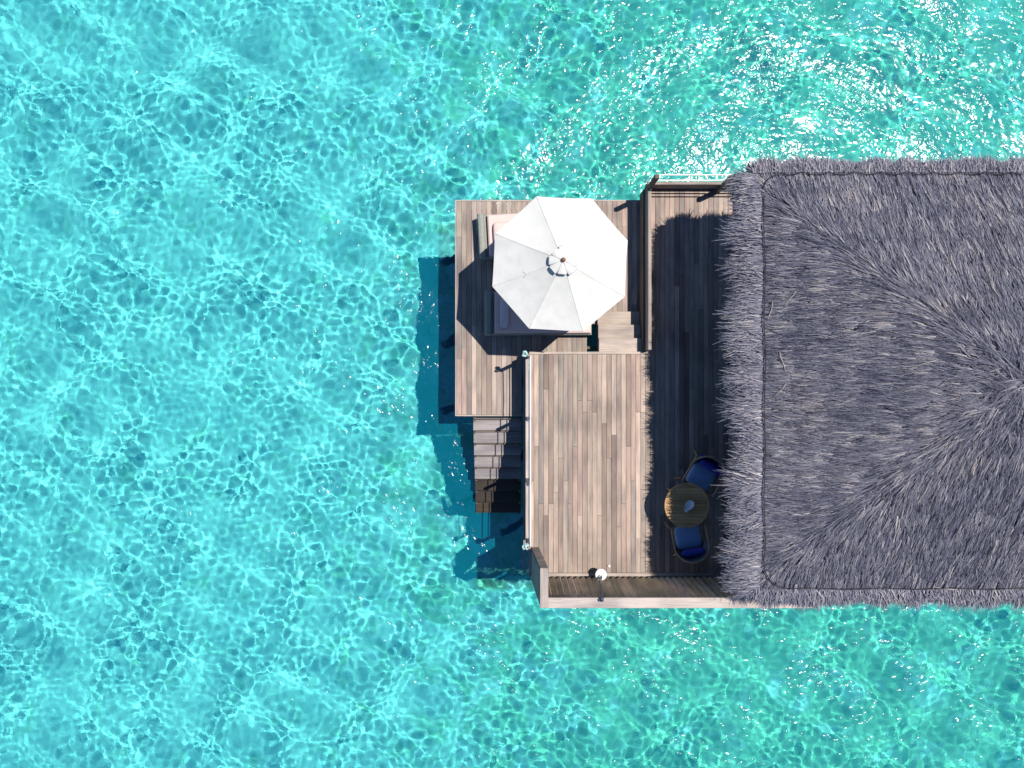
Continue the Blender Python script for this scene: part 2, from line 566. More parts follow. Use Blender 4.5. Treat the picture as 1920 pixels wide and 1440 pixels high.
co, fc = grid_sheet(-24, 24, -22, 22, 200, 184, bed, 6000, BED)
seabed = link('seabed', np_mesh('seabed', co, fc, seabed_material(), True), receiver=True)
seabed['kind'] = 'structure'


# ------------------------------------------------------------------ decks
def pile(parent, x, y, top, r=0.11):
    return MB().tube([(0, 0, BED - 0.3), (0, 0, top)], r, 12).build('pile', M_pile, parent, True, (x, y, 0), receiver=True)


def lay_column(parent, x, y0, y1, ztop, w, name='plank', mat=M_deck, lens=(2.2, 4.0)):
    """one run of boards along y, butt-jointed with 3 mm gaps"""
    y = y0
    first = True
    while y < y1 - 0.01:
        L = random.uniform(*lens)
        if first:
            L *= random.uniform(0.35, 1.0); first = False
        L = round(L * 4) / 4
        e = y + L
        if y1 - e < 0.45:
            e = y1
        plank(name, mat, parent, (x, (y + e) / 2, ztop), w, e - y - 0.003, 0.045)
        y = e


# lower sun deck
XL0, _ = P(856, 0, LOW)
XL1 = 2.93
YN = P(0, 375, LOW)[1]
YS = P(0, 780, LOW)[1]
lower = thing('sun_deck', 'lower timber deck of narrow weathered planks under the white parasol', 'deck')
pitch = 0.1115
ncol = int(round((XL1 - XL0) / pitch))
pitch = (XL1 - XL0) / ncol
for i in range(ncol):
    x = XL0 + (i + 0.5) * pitch
    if x < 0.25:
        y0 = YS
    elif 1.74 < x < 1.97:
        y0 = 1.32
    else:
        y0 = 0.52
    lay_column(lower, x, y0 + 0.03, YN - 0.03, LOW, pitch - 0.005)
for nm, c, s in (('edge_board', (XL0 - 0.015, (YN + YS) / 2, LOW - 0.075), (0.03, YN - YS, 0.15)),
                 ('edge_board', ((XL0 + XL1) / 2, YN - 0.013, LOW - 0.077), (XL1 - XL0 - 0.004, 0.03, 0.15)),
                 ('edge_board', ((XL0 + 0.27) / 2, YS + 0.012, LOW - 0.077), (0.27 - XL0 - 0.004, 0.03, 0.15))):
    along = s[1] > s[0]
    Ls = max(s[0], s[1])
    MB().box((0, 0, 0), (0.03, Ls, s[2])).build(nm, M_trim, lower, loc=c, rot=(0, 0, 0 if along else math.pi / 2), receiver=True)
for y in np.arange(YS + 0.3, YN, 0.62):
    x1 = XL1 - 0.1 if y > 0.8 else 0.2
    MB().box((0, 0, 0), (0.06, x1 - XL0 - 0.1, 0.14)).build('joist', M_beam, lower, loc=((XL0 + x1) / 2, y, LOW - 0.105), rot=(0, 0, math.pi / 2), receiver=True)
for x, y in ((XL0 + 0.25, YN - 0.4), (XL0 + 0.25, 1.6), (XL0 + 0.25, YS + 0.35), (1.0, YN - 0.4), (1.2, 1.6), (2.6, YN - 0.4), (2.6, 2.0)):
    pile(lower, x, y, LOW - 0.18)

# upper deck
XU0 = P(992, 0, DECK)[0]
XUS = P(1215, 0, DECK)[0]
YUN = P(0, 664, DECK)[1]
YUS = P(0, 1074, DECK)[1]
YCN = P(0, 355, DECK)[1]
XU1 = 5.45
upper = thing('terrace', 'upper timber deck of long weathered planks beside the thatched hut', 'deck')
pitch = 0.1065
ncol = int(round((XU1 - XU0) / pitch))
pitch = (XU1 - XU0) / ncol
for i in range(ncol):
    x = XU0 + (i + 0.5) * pitch
    y1 = YUN if x < XUS - 0.03 else YCN
    lay_column(upper, x, YUS, y1, DECK, pitch - 0.005, lens=(2.4, 4.4))
xs_end = XU0 + pitch * math.floor((XUS - 0.03 - XU0) / pitch + 0.5)
MB().box((0, 0, 0), (0.05, xs_end - XU0 - 0.01, 0.17)).build('edge_board', M_trim, upper, loc=((XU0 + xs_end) / 2, YUN + 0.027, DECK - 0.083), rot=(0, 0, math.pi / 2))
MB().box((0, 0, 0), (0.05, YUN - YUS + 0.05, 0.2)).build('ledger', M_rail, upper, loc=(0.275, (YUN + YUS) / 2, DECK - 0.22))
MB().box((0, 0, 0), (0.045, YCN - YUN - 0.06, 0.42)).build('side_board', M_beam, upper, loc=(xs_end - 0.026, (YCN + YUN) / 2 + 0.03, DECK - 0.235))
MB().box((0, 0, 0), (0.05, XU1 - xs_end, 0.2)).build('edge_board', M_rail, upper, loc=((XU1 + xs_end) / 2, YCN + 0.028, DECK - 0.103), rot=(0, 0, math.pi / 2))
MB().box((0, 0, 0), (0.06, XU1 - XU0, 0.05)).build('sill_board', M_trim, upper, loc=((XU1 + XU0) / 2, YUS - 0.032, DECK + 0.005), rot=(0, 0, math.pi / 2))
for y in np.arange(YUS + 0.3, YCN, 0.62):
    x0 = XU0 + 0.05 if y < YUN - 0.1 else xs_end + 0.05
    MB().box((0, 0, 0), (0.06, XU1 - x0, 0.16)).build('joist', M_beam, upper, loc=((XU1 + x0) / 2, y, DECK - 0.12), rot=(0, 0, math.pi / 2), receiver=True)
for x in (0.6, 2.5, 4.4):
    for y in (-3.7, -1.8, 0.2):
        pile(upper, x, y, DECK - 0.2)
for x in (3.3, 4.9):
    for y in (2.2, 4.0):
        pile(upper, x, y, DECK - 0.2)

# short flight between the decks
xa, xb = P(1122, 0, LOW + 0.25)[0], xs_end - 0.06
steps = thing('deck_stairs', 'short flight of three pale wooden treads joining the two decks', 'steps', (xa, YUN + 0.055, LOW))
rise = (DECK - LOW) / 4
dep = 0.305
for k in range(3):
    y = dep * (2.5 - k)
    zt = rise * (k + 1)
    plank('tread', M_trim, steps, ((xb - xa) / 2, y, zt), dep - 0.006, xb - xa, 0.04, 'x')
    MB().box((0, 0, 0), (0.025, xb - xa - 0.08, rise - 0.045)).build('riser', M_rail, steps, loc=((xb - xa) / 2, y + dep / 2 - 0.025, zt - 0.04 - (rise - 0.045) / 2), rot=(0, 0, math.pi / 2))
for sx in (0.02, xb - xa - 0.02):
    b = MB()
    for k in range(3):
        b.box((0, dep * (2.5 - k), rise * (k + 1) / 2 - 0.022), (0.03, dep - 0.012, rise * (k + 1) - 0.046))
    b.build('stringer', M_rail, steps, loc=(sx, 0, 0))

# flight into the water
sx0, sx1 = P(888, 0, LOW - 0.3)[0], P(977, 0, LOW - 0.3)[0]
ladder = thing('water_stairs', 'wooden stairs going down from the lower deck into the sea', 'steps', ((sx0 + sx1) / 2, YS, LOW))
sw = sx1 - sx0
rw, dw = 0.163, 0.297
for k in range(8):
    z = -rw * (k + 1)
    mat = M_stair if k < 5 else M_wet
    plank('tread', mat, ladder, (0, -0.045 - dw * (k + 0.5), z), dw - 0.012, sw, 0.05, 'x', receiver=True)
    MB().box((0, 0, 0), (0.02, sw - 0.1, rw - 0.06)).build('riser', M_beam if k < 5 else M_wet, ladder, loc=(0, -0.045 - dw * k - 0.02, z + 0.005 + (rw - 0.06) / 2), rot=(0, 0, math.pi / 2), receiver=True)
for s in (-1, 1):
    b = MB()
    p0, p1 = Vector((0, 0, -0.1)), Vector((0, -dw * 8 - 0.05, -rw * 8 - 0.15))
    d = p1 - p0
    ang = math.atan2(d.z, d.y)
    b.box((0, 0, 0), (0.045, d.length, 0.2))
    b.build('stringer', M_beam, ladder, loc=(s * (sw / 2 - 0.03), (p0.y + p1.y) / 2, (p0.z + p1.z) / 2 - 0.1), rot=(math.atan2(-d.z, -d.y), 0, 0), receiver=True)
for s in (-1, 1):
    MB().box((0, 0, 0), (0.09, 0.09, 2.6)).build('support_post', M_beam, ladder, loc=(s * (sw / 2 - 0.13), -dw * 7.4, -rw * 8 - 1.42), receiver=True)


# ------------------------------------------------------------------ railings
def sag(p, q, drop, n=9):
    p, q = Vector(p), Vector(q)
    return [p.lerp(q, t / (n - 1)) - Vector((0, 0, drop * 4 * (t / (n - 1)) * (1 - t / (n - 1)))) for t in range(n)]


def knot(parent, c):
    b = MB()
    r0 = random.Random(int(abs(c[1]) * 1000))
    for q in range(4):
        ax = Vector((r0.uniform(-1, 1), r0.uniform(-1, 1), r0.uniform(-1, 1))).normalized()
        u = ax.orthogonal().normalized(); w = ax.cross(u)
        o = Vector((r0.uniform(-0.03, 0.03), r0.uniform(-0.03, 0.03), r0.uniform(-0.01, 0.03)))
        b.tube([o + (u * math.cos(t) + w * math.sin(t)) * 0.042 for t in np.linspace(0, 6.283, 11)[:-1]], 0.016, 6, True)
    return b.build('rope_knot', M_knot, parent, True, c)


xk = P(988.5, 0, DECK + 0.3)[0]
wr = thing('rope_railing', 'low railing with two white ropes along the terrace edge above the water stairs', 'railing', (xk, 0, DECK))
ya, yb = P(0, 666, DECK + 1)[1], P(0, 1026, DECK + 1)[1]
MB().box((0, 0, 0), (0.062, ya - yb + 0.12, 0.3)).build('kickboard', M_cap, wr, loc=(0, (ya + yb) / 2, 0.14))
post_y = [ya, P(0, 787, DECK + 1)[1], P(0, 908, DECK + 1)[1], yb]
for y in post_y:
    MB().box((0, 0, 0), (0.06, 0.06, 1.06), bev=0.008).build('post', M_pipe if y not in (ya, yb) else M_rail, wr, loc=(0.02 if y in (ya, yb) else 0.0, y, 0.53))
for z in (0.62, 1.0):
    b = MB()
    for p, q in zip(post_y[:-1], post_y[1:]):
        b.tube(sag((0.052, p, z), (0.052, q, z), 0.012), 0.0135, 6)
    b.build('rope', M_rope, wr, True)
knot(wr, (-0.05, ya + 0.02, 1.03))
knot(wr, (-0.05, yb + 0.02, 1.0))

nr = thing('rope_railing', 'railing with two white ropes and wooden posts closing the shaded walkway end', 'railing', (xs_end, YCN + 0.02, DECK))
LN = 2.3
MB().box((0, 0, 0), (0.06, LN, 0.34)).build('kickboard', M_rail, nr, loc=(LN / 2 - 0.02, 0.02, 0.17), rot=(0, 0, math.pi / 2))
px_n = [0.03, P(1345, 0, DECK)[0] - xs_end, LN]
for x in px_n:
    MB().box((0, 0, 0), (0.085, 0.085, 1.08), bev=0.01).build('post', M_beam, nr, loc=(x, -0.06 if x > 1 else -0.055, 0.54))
for z in (0.62, 1.0):
    b = MB()
    for p, q in zip(px_n[:-1], px_n[1:]):
        b.tube(sag((p, 0.0, z), (q, 0.0, z), 0.012), 0.0145, 6)
    b.build('rope', M_rope, nr, True)

kb = MB().box((0, 0, 0), (0.075, YCN - YUN - 0.12, 0.30), bev=0.01).build('kickboard', M_rail, None, loc=(xs_end + 0.035, (YCN + YUN) / 2 + 0.02, DECK + 0.152))
tag(kb, 'long plain brown board standing along the walkway edge beside the parasol deck', 'kickboard')

# ------------------------------------------------------------------ louvred board screen along the south edge
HS = 1.75
x0 = P(1012, 0, DECK + HS)[0]
screen = thing('board_screen', 'long privacy screen of upright overlapping boards with a pale top rail', 'screen', (x0, YUS - 0.125, DECK))
LS = 5.3
nb = 40
for i in range(nb):
    x = 0.18 + (LS - 0.2) * i / (nb - 1)
    MB().box((0, 0, 0), (HS - 0.05, 0.158, 0.02)).build('board', M_screen, screen, loc=(x, 0, HS / 2 - 0.01),
        rot=None)
    o = C.objects[-1]
    # local Y must run up the board for the grain
    o.data.clear_geometry()
    bb = MB().box((0, 0, 0), (0.158, HS - 0.05, 0.04))
    o.data.from_pydata(bb.v, [], bb.f)
    o.rotation_euler = (Matrix.Rotation(R(25) + random.uniform(-0.05, 0.05), 4, 'Z') @ Matrix.Rotation(math.pi / 2, 4, 'X')).to_euler()
MB().box((0, 0, 0), (0.2, LS, 0.05), bev=0.006).build('top_rail', M_cap, screen, loc=(LS / 2, 0.012, HS - 0.01), rot=(0, 0, math.pi / 2))
MB().box((0, 0, 0), (0.16, LS, 0.07)).build('lower_rail', M_beam, screen, loc=(LS / 2, -0.02, -0.10), rot=(0, 0, math.pi / 2))
for x in (0.1, 1.8, 3.5, 5.2):
    MB().box((0, 0, 0), (0.1, 0.045, HS + 0.3)).build('post', M_beam, screen, loc=(x, -0.069, HS / 2 - 0.2))


def hexa(bm, base, top, z0, z1):
    """box between a base rectangle and a shifted top rectangle (x0,x1,y0,y1)"""
    vs = []
    for (a, b_, c, d), z in ((base, z0), (top, z1)):
        vs += [(a, c, z), (b_, c, z), (a, d, z), (b_, d, z)]
    bm.add(vs, [(0, 2, 3, 1), (4, 5, 7, 6), (0, 1, 5, 4), (2, 6, 7, 3), (0, 4, 6, 2), (1, 3, 7, 5)])
    return bm


ysn = P(0, 1065, DECK + HS)[1]
side = thing('side_screen', 'short leaning screen of dark boards with a pink top rail at the terrace corner', 'screen', (0, 0, DECK))
xt0, xt1 = P(1012.5, 0, DECK + HS)[0], P(1028, 0, DECK + HS)[0]
lean = 0.12
hexa(MB(), (xt0 - lean, xt1 - lean, ysn - 0.05, ysn), (xt0 + 0.004, xt1 - 0.004, ysn - 0.05, ysn), -0.05, HS - 0.052).build('end_post', M_rail, side)
yb0 = YUS - 0.20
for i in range(5):
    a = ysn - 0.07 - (ysn - yb0 - 0.1) / 5 * i
    hexa(MB(), (xt0 - lean - 0.01, xt0 - lean + 0.015, a - 0.137, a - 0.002), (xt0 - 0.005, xt0 + 0.02, a - 0.137, a - 0.002), -0.25, HS - 0.052).build('board', M_trim, side)
for z in (0.2, 1.0):
    f = lean * (1 - z / HS)
    MB().box((0, 0, 0), (0.06, ysn - yb0 - 0.1, 0.08)).build('cross_rail', M_beam, side, loc=(xt0 - f + 0.06, (ysn + yb0) / 2 - 0.02, z))
MB().box((0, 0, 0), (xt1 - xt0, ysn - (YUS - 0.205), 0.05), bev=0.006).build('top_rail', M_trim, side, loc=((xt0 + xt1) / 2, (ysn + YUS - 0.205) / 2 + 0.005, HS - 0.006 + 0.02))

# lamp hung on the screen
LZ = DECK + 0.34
lx, ly = P(1127, 1078, LZ)
lamp = thing('wall_lamp', 'round white shade on a dark bent pipe hung on the board screen', 'lamp', (lx, ly, LZ))
MB().lathe([(0.122, -0.03), (0.125, -0.02), (0.122, -0.008), (0.10, 0.004), (0.03, 0.012), (0.001, 0.013)], n=36).build('shade', M_white, lamp, True)
tx, ty = P(1127, 1124, DECK + HS + 0.02)
tx -= lx; ty -= ly
top = HS + 0.07 - 0.34
MB().tube([(tx, ty, top), (tx + 0.005, ty + 0.03, top + 0.03), (tx * 0.85, ty * 0.55, top - 0.03), (tx * 0.5, ty * 0.4, 0.72), (tx * 0.25, ty * 0.42, 0.25), (0.005, -0.05, 0.06), (0.0, -0.01, 0.014)],
          [0.03, 0.03, 0.03, 0.028, 0.026, 0.02, 0.013], 8).build('pipe', M_pipe, lamp, True)
MB().tube([(0.0, -0.06, 0.10), (-0.045, -0.075, 0.10), (-0.055, -0.03, 0.06), (-0.035, 0.0, 0.02)], 0.010, 6).build('hook', M_pipe, lamp, True)
MB().box((tx, ty - 0.005, top - 0.005), (0.09, 0.05, 0.012)).build('bracket', M_pipe, lamp)

# ------------------------------------------------------------------ thatched hut
XE, YEN, YES = 3.92, 4.05, -4.05           # eave lines, at height ZE
ZE = DECK + 2.4
AX, AY, ZA = 7.68, 0.03, DECK + 5.0
XR = 2 * AX - XE
sl, sn_, ss = (ZA - ZE) / (AX - XE), (ZA - ZE) / (YEN - AY), (ZA - ZE) / (AY - YES)


def roof_h(x, y):
    """height above the eave plane: smooth minimum of four slopes (rounded hips)"""
    k = 0.17
    hs = np.stack([sl * (x - XE), sn_ * (YEN - y), ss * (y - YES), sl * (XR - x)], 0)
    m = hs.min(0)
    return m - k * np.log(np.exp(-(hs - m) / k).sum(0))


def roof_grad(x, y):
    e = 0.01
    return (roof_h(x + e, y) - roof_h(x - e, y)) / (2 * e), (roof_h(x, y + e) - roof_h(x, y - e)) / (2 * e)


hut = thing('thatched_hut', 'overwater hut with a grey palm thatched hip roof and shaggy eaves', 'hut', (AX, AY, 0))
OFF = np.array([AX, AY, 0.0])
# solid thatch body with thickness
gx, gy = np.linspace(XE + 0.18, XR - 0.18, 60), np.linspace(YES + 0.18, YEN - 0.18, 64)
X, Y = np.meshgrid(gx, gy)
Zt = ZE + roof_h(X, Y) - 0.02
nxg, nyg = 60, 64
top_co = np.stack([X, Y, Zt], -1).reshape(-1, 3)
bot_co = top_co - np.array([0, 0, 0.22])
idx = np.arange(nxg * nyg).reshape(nyg, nxg)
q = np.stack([idx[:-1, :-1], idx[:-1, 1:], idx[1:, 1:], idx[1:, :-1]], -1).reshape(-1, 4)
K = nxg * nyg
edge = np.concatenate([idx[0, :], idx[1:, -1], idx[-1, -2::-1], idx[-2:0:-1, 0]])
e2 = np.roll(edge, -1)
wallq = np.stack([edge + K, e2 + K, e2, edge], -1)
link('roof', np_mesh('roof', np.vstack([top_co, bot_co]) - OFF, np.vstack([q, q[:, ::-1] + K, wallq]), M_roofcore), hut)


def strands(x, y, z, dx, dy, dz, length, width, droop, lift, tone, nseg=2):
    """n thin blades as strips; direction (dx,dy,dz) unit, lift raises the tip, droop bends it down"""
    n = len(x)
    p0 = np.stack([x, y, z], -1)
    d = np.stack([dx, dy, dz], -1)
    side_ = np.stack([-dy, dx, np.zeros(n)], -1)
    side_ /= np.linalg.norm(side_, axis=1, keepdims=True) + 1e-9
    roll = rng.normal(0, 0.5, n)
    side_ = side_ * np.cos(roll)[:, None] + np.array([0, 0, 1.0]) * np.sin(roll)[:, None]
    bend = rng.normal(0, 0.10, n)
    perp = np.stack([-dy, dx, np.zeros(n)], -1)
    vs = []
    for s in range(nseg + 1):
        t = s / nseg
        c = p0 + d * (length * t)[:, None] + perp * (bend * length * t * t)[:, None]
        c[:, 2] += lift * t - droop * t * t
        w = (width * (1.0, 0.85, 0.25)[min(2, int(round(t * 2)))])[:, None]
        vs += [c - side_ * w / 2, c + side_ * w / 2]
    V = np.stack(vs, 1)                             # n, 2*(nseg+1), 3
    m = 2 * (nseg + 1)
    base = (np.arange(n) * m)[:, None]
    F = np.concatenate([np.concatenate([base + 2 * s, base + 2 * s + 1, base + 2 * s + 3, base + 2 * s + 2], 1)[:, None, :] for s in range(nseg)], 1)
    return V.reshape(-1, 3), F.reshape(-1, 4), np.repeat(tone, m)


def thatch_object(name, parts):
    vs, fs, ts = [], [], []
    o = 0
    for v, f, t in parts:
        vs.append(v); fs.append(f + o); ts.append(t); o += len(v)
    me = np_mesh(name, np.vstack(vs) - OFF, np.vstack(fs), M_thatch)
    a = me.attributes.new('tone', 'FLOAT', 'POINT')
    a.data.foreach_set('value', np.concatenate(ts).astype(np.float32))
    ob = link(name, me, hut)
    ob['kind'] = 'stuff'
    return ob


def clump(x, y):
    return 0.5 + 0.25 * (np.sin(3.1 * x + 1.7 * np.sin(2.3 * y)) + np.sin(4.3 * y + 1.3 * np.sin(3.7 * x + 1)))


# cover of the slopes: tufts of a few strands each
XR_ = 10.2
NT, NS = 46000, 5
tx_ = rng.uniform(XE + 0.30, XR_, NT); ty_ = rng.uniform(YES + 0.2, YEN - 0.2, NT)
keep = (tx_ > 4.47 + 0.03) & (ty_ < 3.78) & (ty_ > -3.64) | (rng.random(NT) < 0.25)
tx_, ty_ = tx_[keep], ty_[keep]
NT = len(tx_)
th = roof_h(tx_, ty_)
gxv, gyv = roof_grad(tx_, ty_)
t_ang = np.arctan2(-gyv, -gxv) + rng.normal(0, 0.10, NT) + 0.05 * np.sin(5 * tx_ + 3 * ty_)
t_ang += np.where(rng.random(NT) < 0.03, rng.normal(0, 0.6, NT), 0)
t_ang += rng.normal(0, 1, NT) * 0.8 * np.exp(-((tx_ - AX) ** 2 + (ty_ - AY) ** 2) / 0.8)
course = np.mod(th / 0.30 + 0.25 * clump(tx_ * 0.6, ty_ * 0.6) + rng.normal(0, 0.06, NT), 1.0)
t_len = rng.uniform(0.13, 0.32, NT)
t_tone = np.clip(rng.normal(0.40, 0.22, NT) + 0.14 * (clump(tx_, ty_) - 0.5) + 0.36 * (0.5 - course), 0, 1)
t_off = 0.004 + 0.07 * rng.random(NT) ** 1.3 + 0.03 * (1 - course)
rep_ = lambda a: np.repeat(a, NS)
N = NT * NS
lat = rng.normal(0, 0.016, N); lon = rng.normal(0, 0.05, N)
ang = rep_(t_ang) + rng.normal(0, 0.05, N)
x = rep_(tx_) - np.sin(ang) * lat + np.cos(ang) * lon
y = rep_(ty_) + np.cos(ang) * lat + np.sin(ang) * lon
ang = ang - lat * 2.2
h = roof_h(x, y)
slope = rep_(np.sqrt(gxv ** 2 + gyv ** 2))
nrm = np.sqrt(1 + slope ** 2)
dx, dy, dz = np.cos(ang) / nrm, np.sin(ang) / nrm, -slope / nrm
Ls = rep_(t_len) * rng.uniform(0.75, 1.1, N)
tone = np.clip(rep_(t_tone) + rng.normal(0, 0.15, N), 0.0, 1.0)
tone = np.where(rng.random(N) < 0.006, rng.uniform(0.7, 0.95, N), tone)
parts = [strands(x, y, ZE + h + rep_(t_off) + 0.01 * rng.random(N) - 8.0 * lat ** 2, dx, dy, dz, Ls, rng.uniform(0.007, 0.014, N), 0.0 * Ls, rep_(rng.normal(0.012, 0.018, NT)), tone, 1)]
thatch_object('thatch', parts)

# shaggy eaves: fringe beyond the tie cord
def fringe(n, side_):
    L = rng.gamma(8, 0.062, n).clip(0.2, 0.95)
    if side_ == 'w':
        y = rng.uniform(YES + 0.25, YEN - 0.25, n); x = 4.46 - rng.random(n) ** 1.5 * 0.22
        a = math.pi + rng.normal(0, 0.24, n) + 0.2 * np.sin(6 * y + 2 * np.sin(3 * y)) + 0.22 * np.sin(2.1 * y) * rng.random(n)
        # corner fan
        a += np.where(y > 3.3, -(y - 3.3) * 0.55, 0) + np.where(y < -3.2, (-3.2 - y) * 0.6, 0)
        L *= 0.60
    elif side_ == 'n':
        x = rng.uniform(XE + 0.45, 10.2, n); y = 3.82 + rng.random(n) ** 1.5 * 0.12
        a = math.pi / 2 + rng.normal(0.0, 0.32, n) + np.where(x < 4.9, (4.9 - x) * 0.75, 0)
        L *= 0.36
    else:
        x = rng.uniform(XE + 0.45, 10.2, n); y = -3.68 - rng.random(n) ** 1.5 * 0.12
        a = -math.pi / 2 + rng.normal(0, 0.28, n) - np.where(x < 4.9, (4.9 - x) * 0.75, 0) + 0.2
        L *= 0.47
    tuft = 0.22 * np.sin((y if side_ == 'w' else x) * 7.0 + 2.0 * np.sin((y if side_ == 'w' else x) * 2.7))
    L = L * (1 + tuft)
    h = roof_h(x, y)
    sl_ = sl if side_ == 'w' else sn_
    nr_ = math.sqrt(1 + sl_ ** 2)
    tone = np.clip(rng.normal(0.56, 0.22, n), 0, 1)
    return strands(x, y, ZE + h + 0.02 + 0.09 * rng.random(n), np.cos(a) / nr_, np.sin(a) / nr_, np.full(n, -sl_ / nr_ * 0.75),
                   L, rng.uniform(0.010, 0.024, n), 0.10 * L * rng.random(n), rng.normal(0.02, 0.05, n), tone)


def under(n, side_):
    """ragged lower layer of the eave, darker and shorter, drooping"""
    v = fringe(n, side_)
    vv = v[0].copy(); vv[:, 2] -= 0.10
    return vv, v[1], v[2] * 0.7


thatch_object('eave_fringe', [fringe(15000, 'w'), under(3500, 'w'), fringe(17000, 'n'), under(4500, 'n'), fringe(17000, 's'), under(4500, 's')])

# tie cords along the eaves
def cord(name, pts, r=0.009):
    return MB().tube([Vector(p) - Vector(OFF) for p in pts], r, 6).build(name, M_cord, hut, True)


def zr(x, y, up=0.13):
    return ZE + float(roof_h(np.array([x]), np.array([y]))[0]) + up


yv = np.linspace(-3.15, 3.35, 56)
cord('eave_cord', [(4.47 + 0.012 * math.sin(4 * t) + random.uniform(-0.006, 0.006), t, zr(4.47, t)) for t in yv])
xv = np.linspace(4.75, 10.2, 110)
cord('eave_cord', [(t, 3.79 - 0.07 * abs(math.sin((t - 4.75) * math.pi / 0.47)) ** 0.6 + 0.045, zr(t, 3.78)) for t in xv])
xv = np.linspace(4.95, 10.2, 80)
cord('eave_cord', [(t, -3.66 + 0.012 * math.sin(5 * t), zr(t, -3.66)) for t in xv])
cord('eave_cord', [(4.47 + 0.48 * (1 - math.cos(a)), -3.15 - 0.51 * math.sin(a), zr(4.47 + 0.48 * (1 - math.cos(a)), -3.15 - 0.51 * math.sin(a))) for a in np.linspace(0, math.pi / 2, 10)])
cord('eave_cord', [(4.47 + 0.28 * (1 - math.cos(a)), 3.35 + 0.39 * math.sin(a), zr(4.5, 3.5, 0.1)) for a in np.linspace(0, math.pi / 2, 8)])

# stray stalks lying on the thatch
for px, py, a, L, pale in ((1400, 410, 250, 0.32, 1), (1408, 450, 75, 0.30, 1), (1415, 600, 100, 0.3, 1), (1440, 600, 80, 0.35, 1), (1470, 575, 60, 0.3, 1),
                           (1462, 660, 280, 0.35, 1), (1600, 620, 45, 0.25, 0), (1425, 835, 300, 0.2, 0), (1790, 1105, 172, 0.45, 1), (1825, 1112, 205, 0.2, 1),
                           (1620, 820, 200, 0.3, 0), (1450, 745, 55, 0.3, 1), (1700, 690, 20, 0.35, 1), (1380, 640, 10, 0.3, 1)):
    x, y = P(px, py, ZE + 0.6)
    for _ in range(4):
        x, y = P(px, py, ZE + max(0.1, float(roof_h(np.array([x]), np.array([y]))[0])) + 0.08)
    c, s = math.cos(R(a)), math.sin(R(a))
    pts = []
    for t in np.linspace(0, 1, 5):
        xx, yy = x + c * L * t + 0.012 * math.sin(5 * t + a), y + s * L * t
        pts.append(Vector((xx, yy, max(zr(xx, yy, 0.0), ZE - 0.1) + 0.10 + 0.02 * math.sin(3.1 * t))) - Vector(OFF))
    MB().tube(pts, [0.007, 0.007, 0.006, 0.006, 0.004], 5).build('loose_stalk', M_stalk if pale else M_cord, hut, True)
# walls, doors and floor under the roof
WX0, WX1, WYA, WYB = 5.5, 9.5, -3.1, 3.2
def hutbox(nm, c, s, mat):
    return MB().box((0, 0, 0), s).build(nm, mat, hut, loc=Vector(c) - Vector(OFF))
hutbox('wall', ((WX0 + WX1) / 2, WYA, DECK + 1.25), (WX1 - WX0, 0.15, 2.5), M_wall)
hutbox('wall', ((WX0 + WX1) / 2, WYB, DECK + 1.25), (WX1 - WX0, 0.15, 2.5), M_wall)
hutbox('wall', (WX1, (WYA + WYB) / 2, DECK + 1.25), (0.15, WYB - WYA - 0.16, 2.5), M_wall)
hutbox('wall', (WX0 + 0.04, WYA + 0.85, DECK + 1.25), (0.15, 1.5, 2.5), M_wall)
hutbox('wall', (WX0 + 0.04, WYB - 0.85, DECK + 1.25), (0.15, 1.5, 2.5), M_wall)
hutbox('floor', (7.55, 0.05, DECK - 0.1), (4.1, 7.6, 0.18), M_beam)
M_glass = plain_mat('dark_door_glass', (0.03, 0.04, 0.05), 0.08, 0.05, 3)
for yy in (-0.75, 0.85):
    d = hutbox('door', (WX0 + 0.04, yy, DECK + 1.1), (0.05, 1.52, 2.15), M_beam)
    MB().box((-0.03, 0, 0.0), (0.02, 1.3, 1.95)).build('pane', M_glass, d)
for x in (6.2, 9.0):
    for y in (-2.9, 0, 3.0):
        p = pile(hut, 0, 0, DECK - 0.2, 0.13); p.location = Vector((x, y, 0)) - Vector(OFF)
for y in (-3.0, 3.1):
    p = MB().tube([(0, 0, 0), (0, 0, ZE + 0.6 - DECK)], 0.08, 12).build('roof_post', M_beam, hut, True, Vector((5.1, y, DECK)) - Vector(OFF))

# ------------------------------------------------------------------ parasol
rim_px = [(1006, 368), (1110, 372), (1177, 451), (1172, 556), (1093, 622), (992, 616), (923, 537), (928, 438)]
ZR, ZP = DECK + 1.77, DECK + 2.36
pcx, pcy = P(1056, 488, ZP)
par = thing('parasol', 'large white octagonal parasol shading two loungers', 'parasol', (pcx, pcy, LOW))
rim = [Vector((*P(a, b_, ZR), ZR)) - Vector((pcx, pcy, LOW)) for a, b_ in rim_px]
apex = Vector((0, 0, ZP - LOW))
for i in range(8):
    a, b_ = rim[i], rim[(i + 1) % 8]
    NU, NV = 10, 8
    vs, fs = [], []
    for u in range(NU + 1):
        for v in range(NV + 1):
            t = u / NU
            s = v / NV
            p = apex.lerp(a.lerp(b_, s), t)
            p.z -= 0.03 * t * 4 * s * (1 - s) + 0.10 * math.sin(math.pi * t) * 0.35    # cloth sags between the ribs
            inw = 0.004 * t * t * 4 * s * (1 - s)
            p.x *= 1 - inw; p.y *= 1 - inw
            vs.append(p)
    for u in range(NU):
        for v in range(NV):
            k = u * (NV + 1) + v
            if u == 0:
                fs.append((k, k + NV + 1, k + NV + 2))
            else:
                fs.append((k, k + NV + 1, k + NV + 2, k + 1))
    MB().add(vs, fs).build('canopy_panel', M_canvas, par, True)
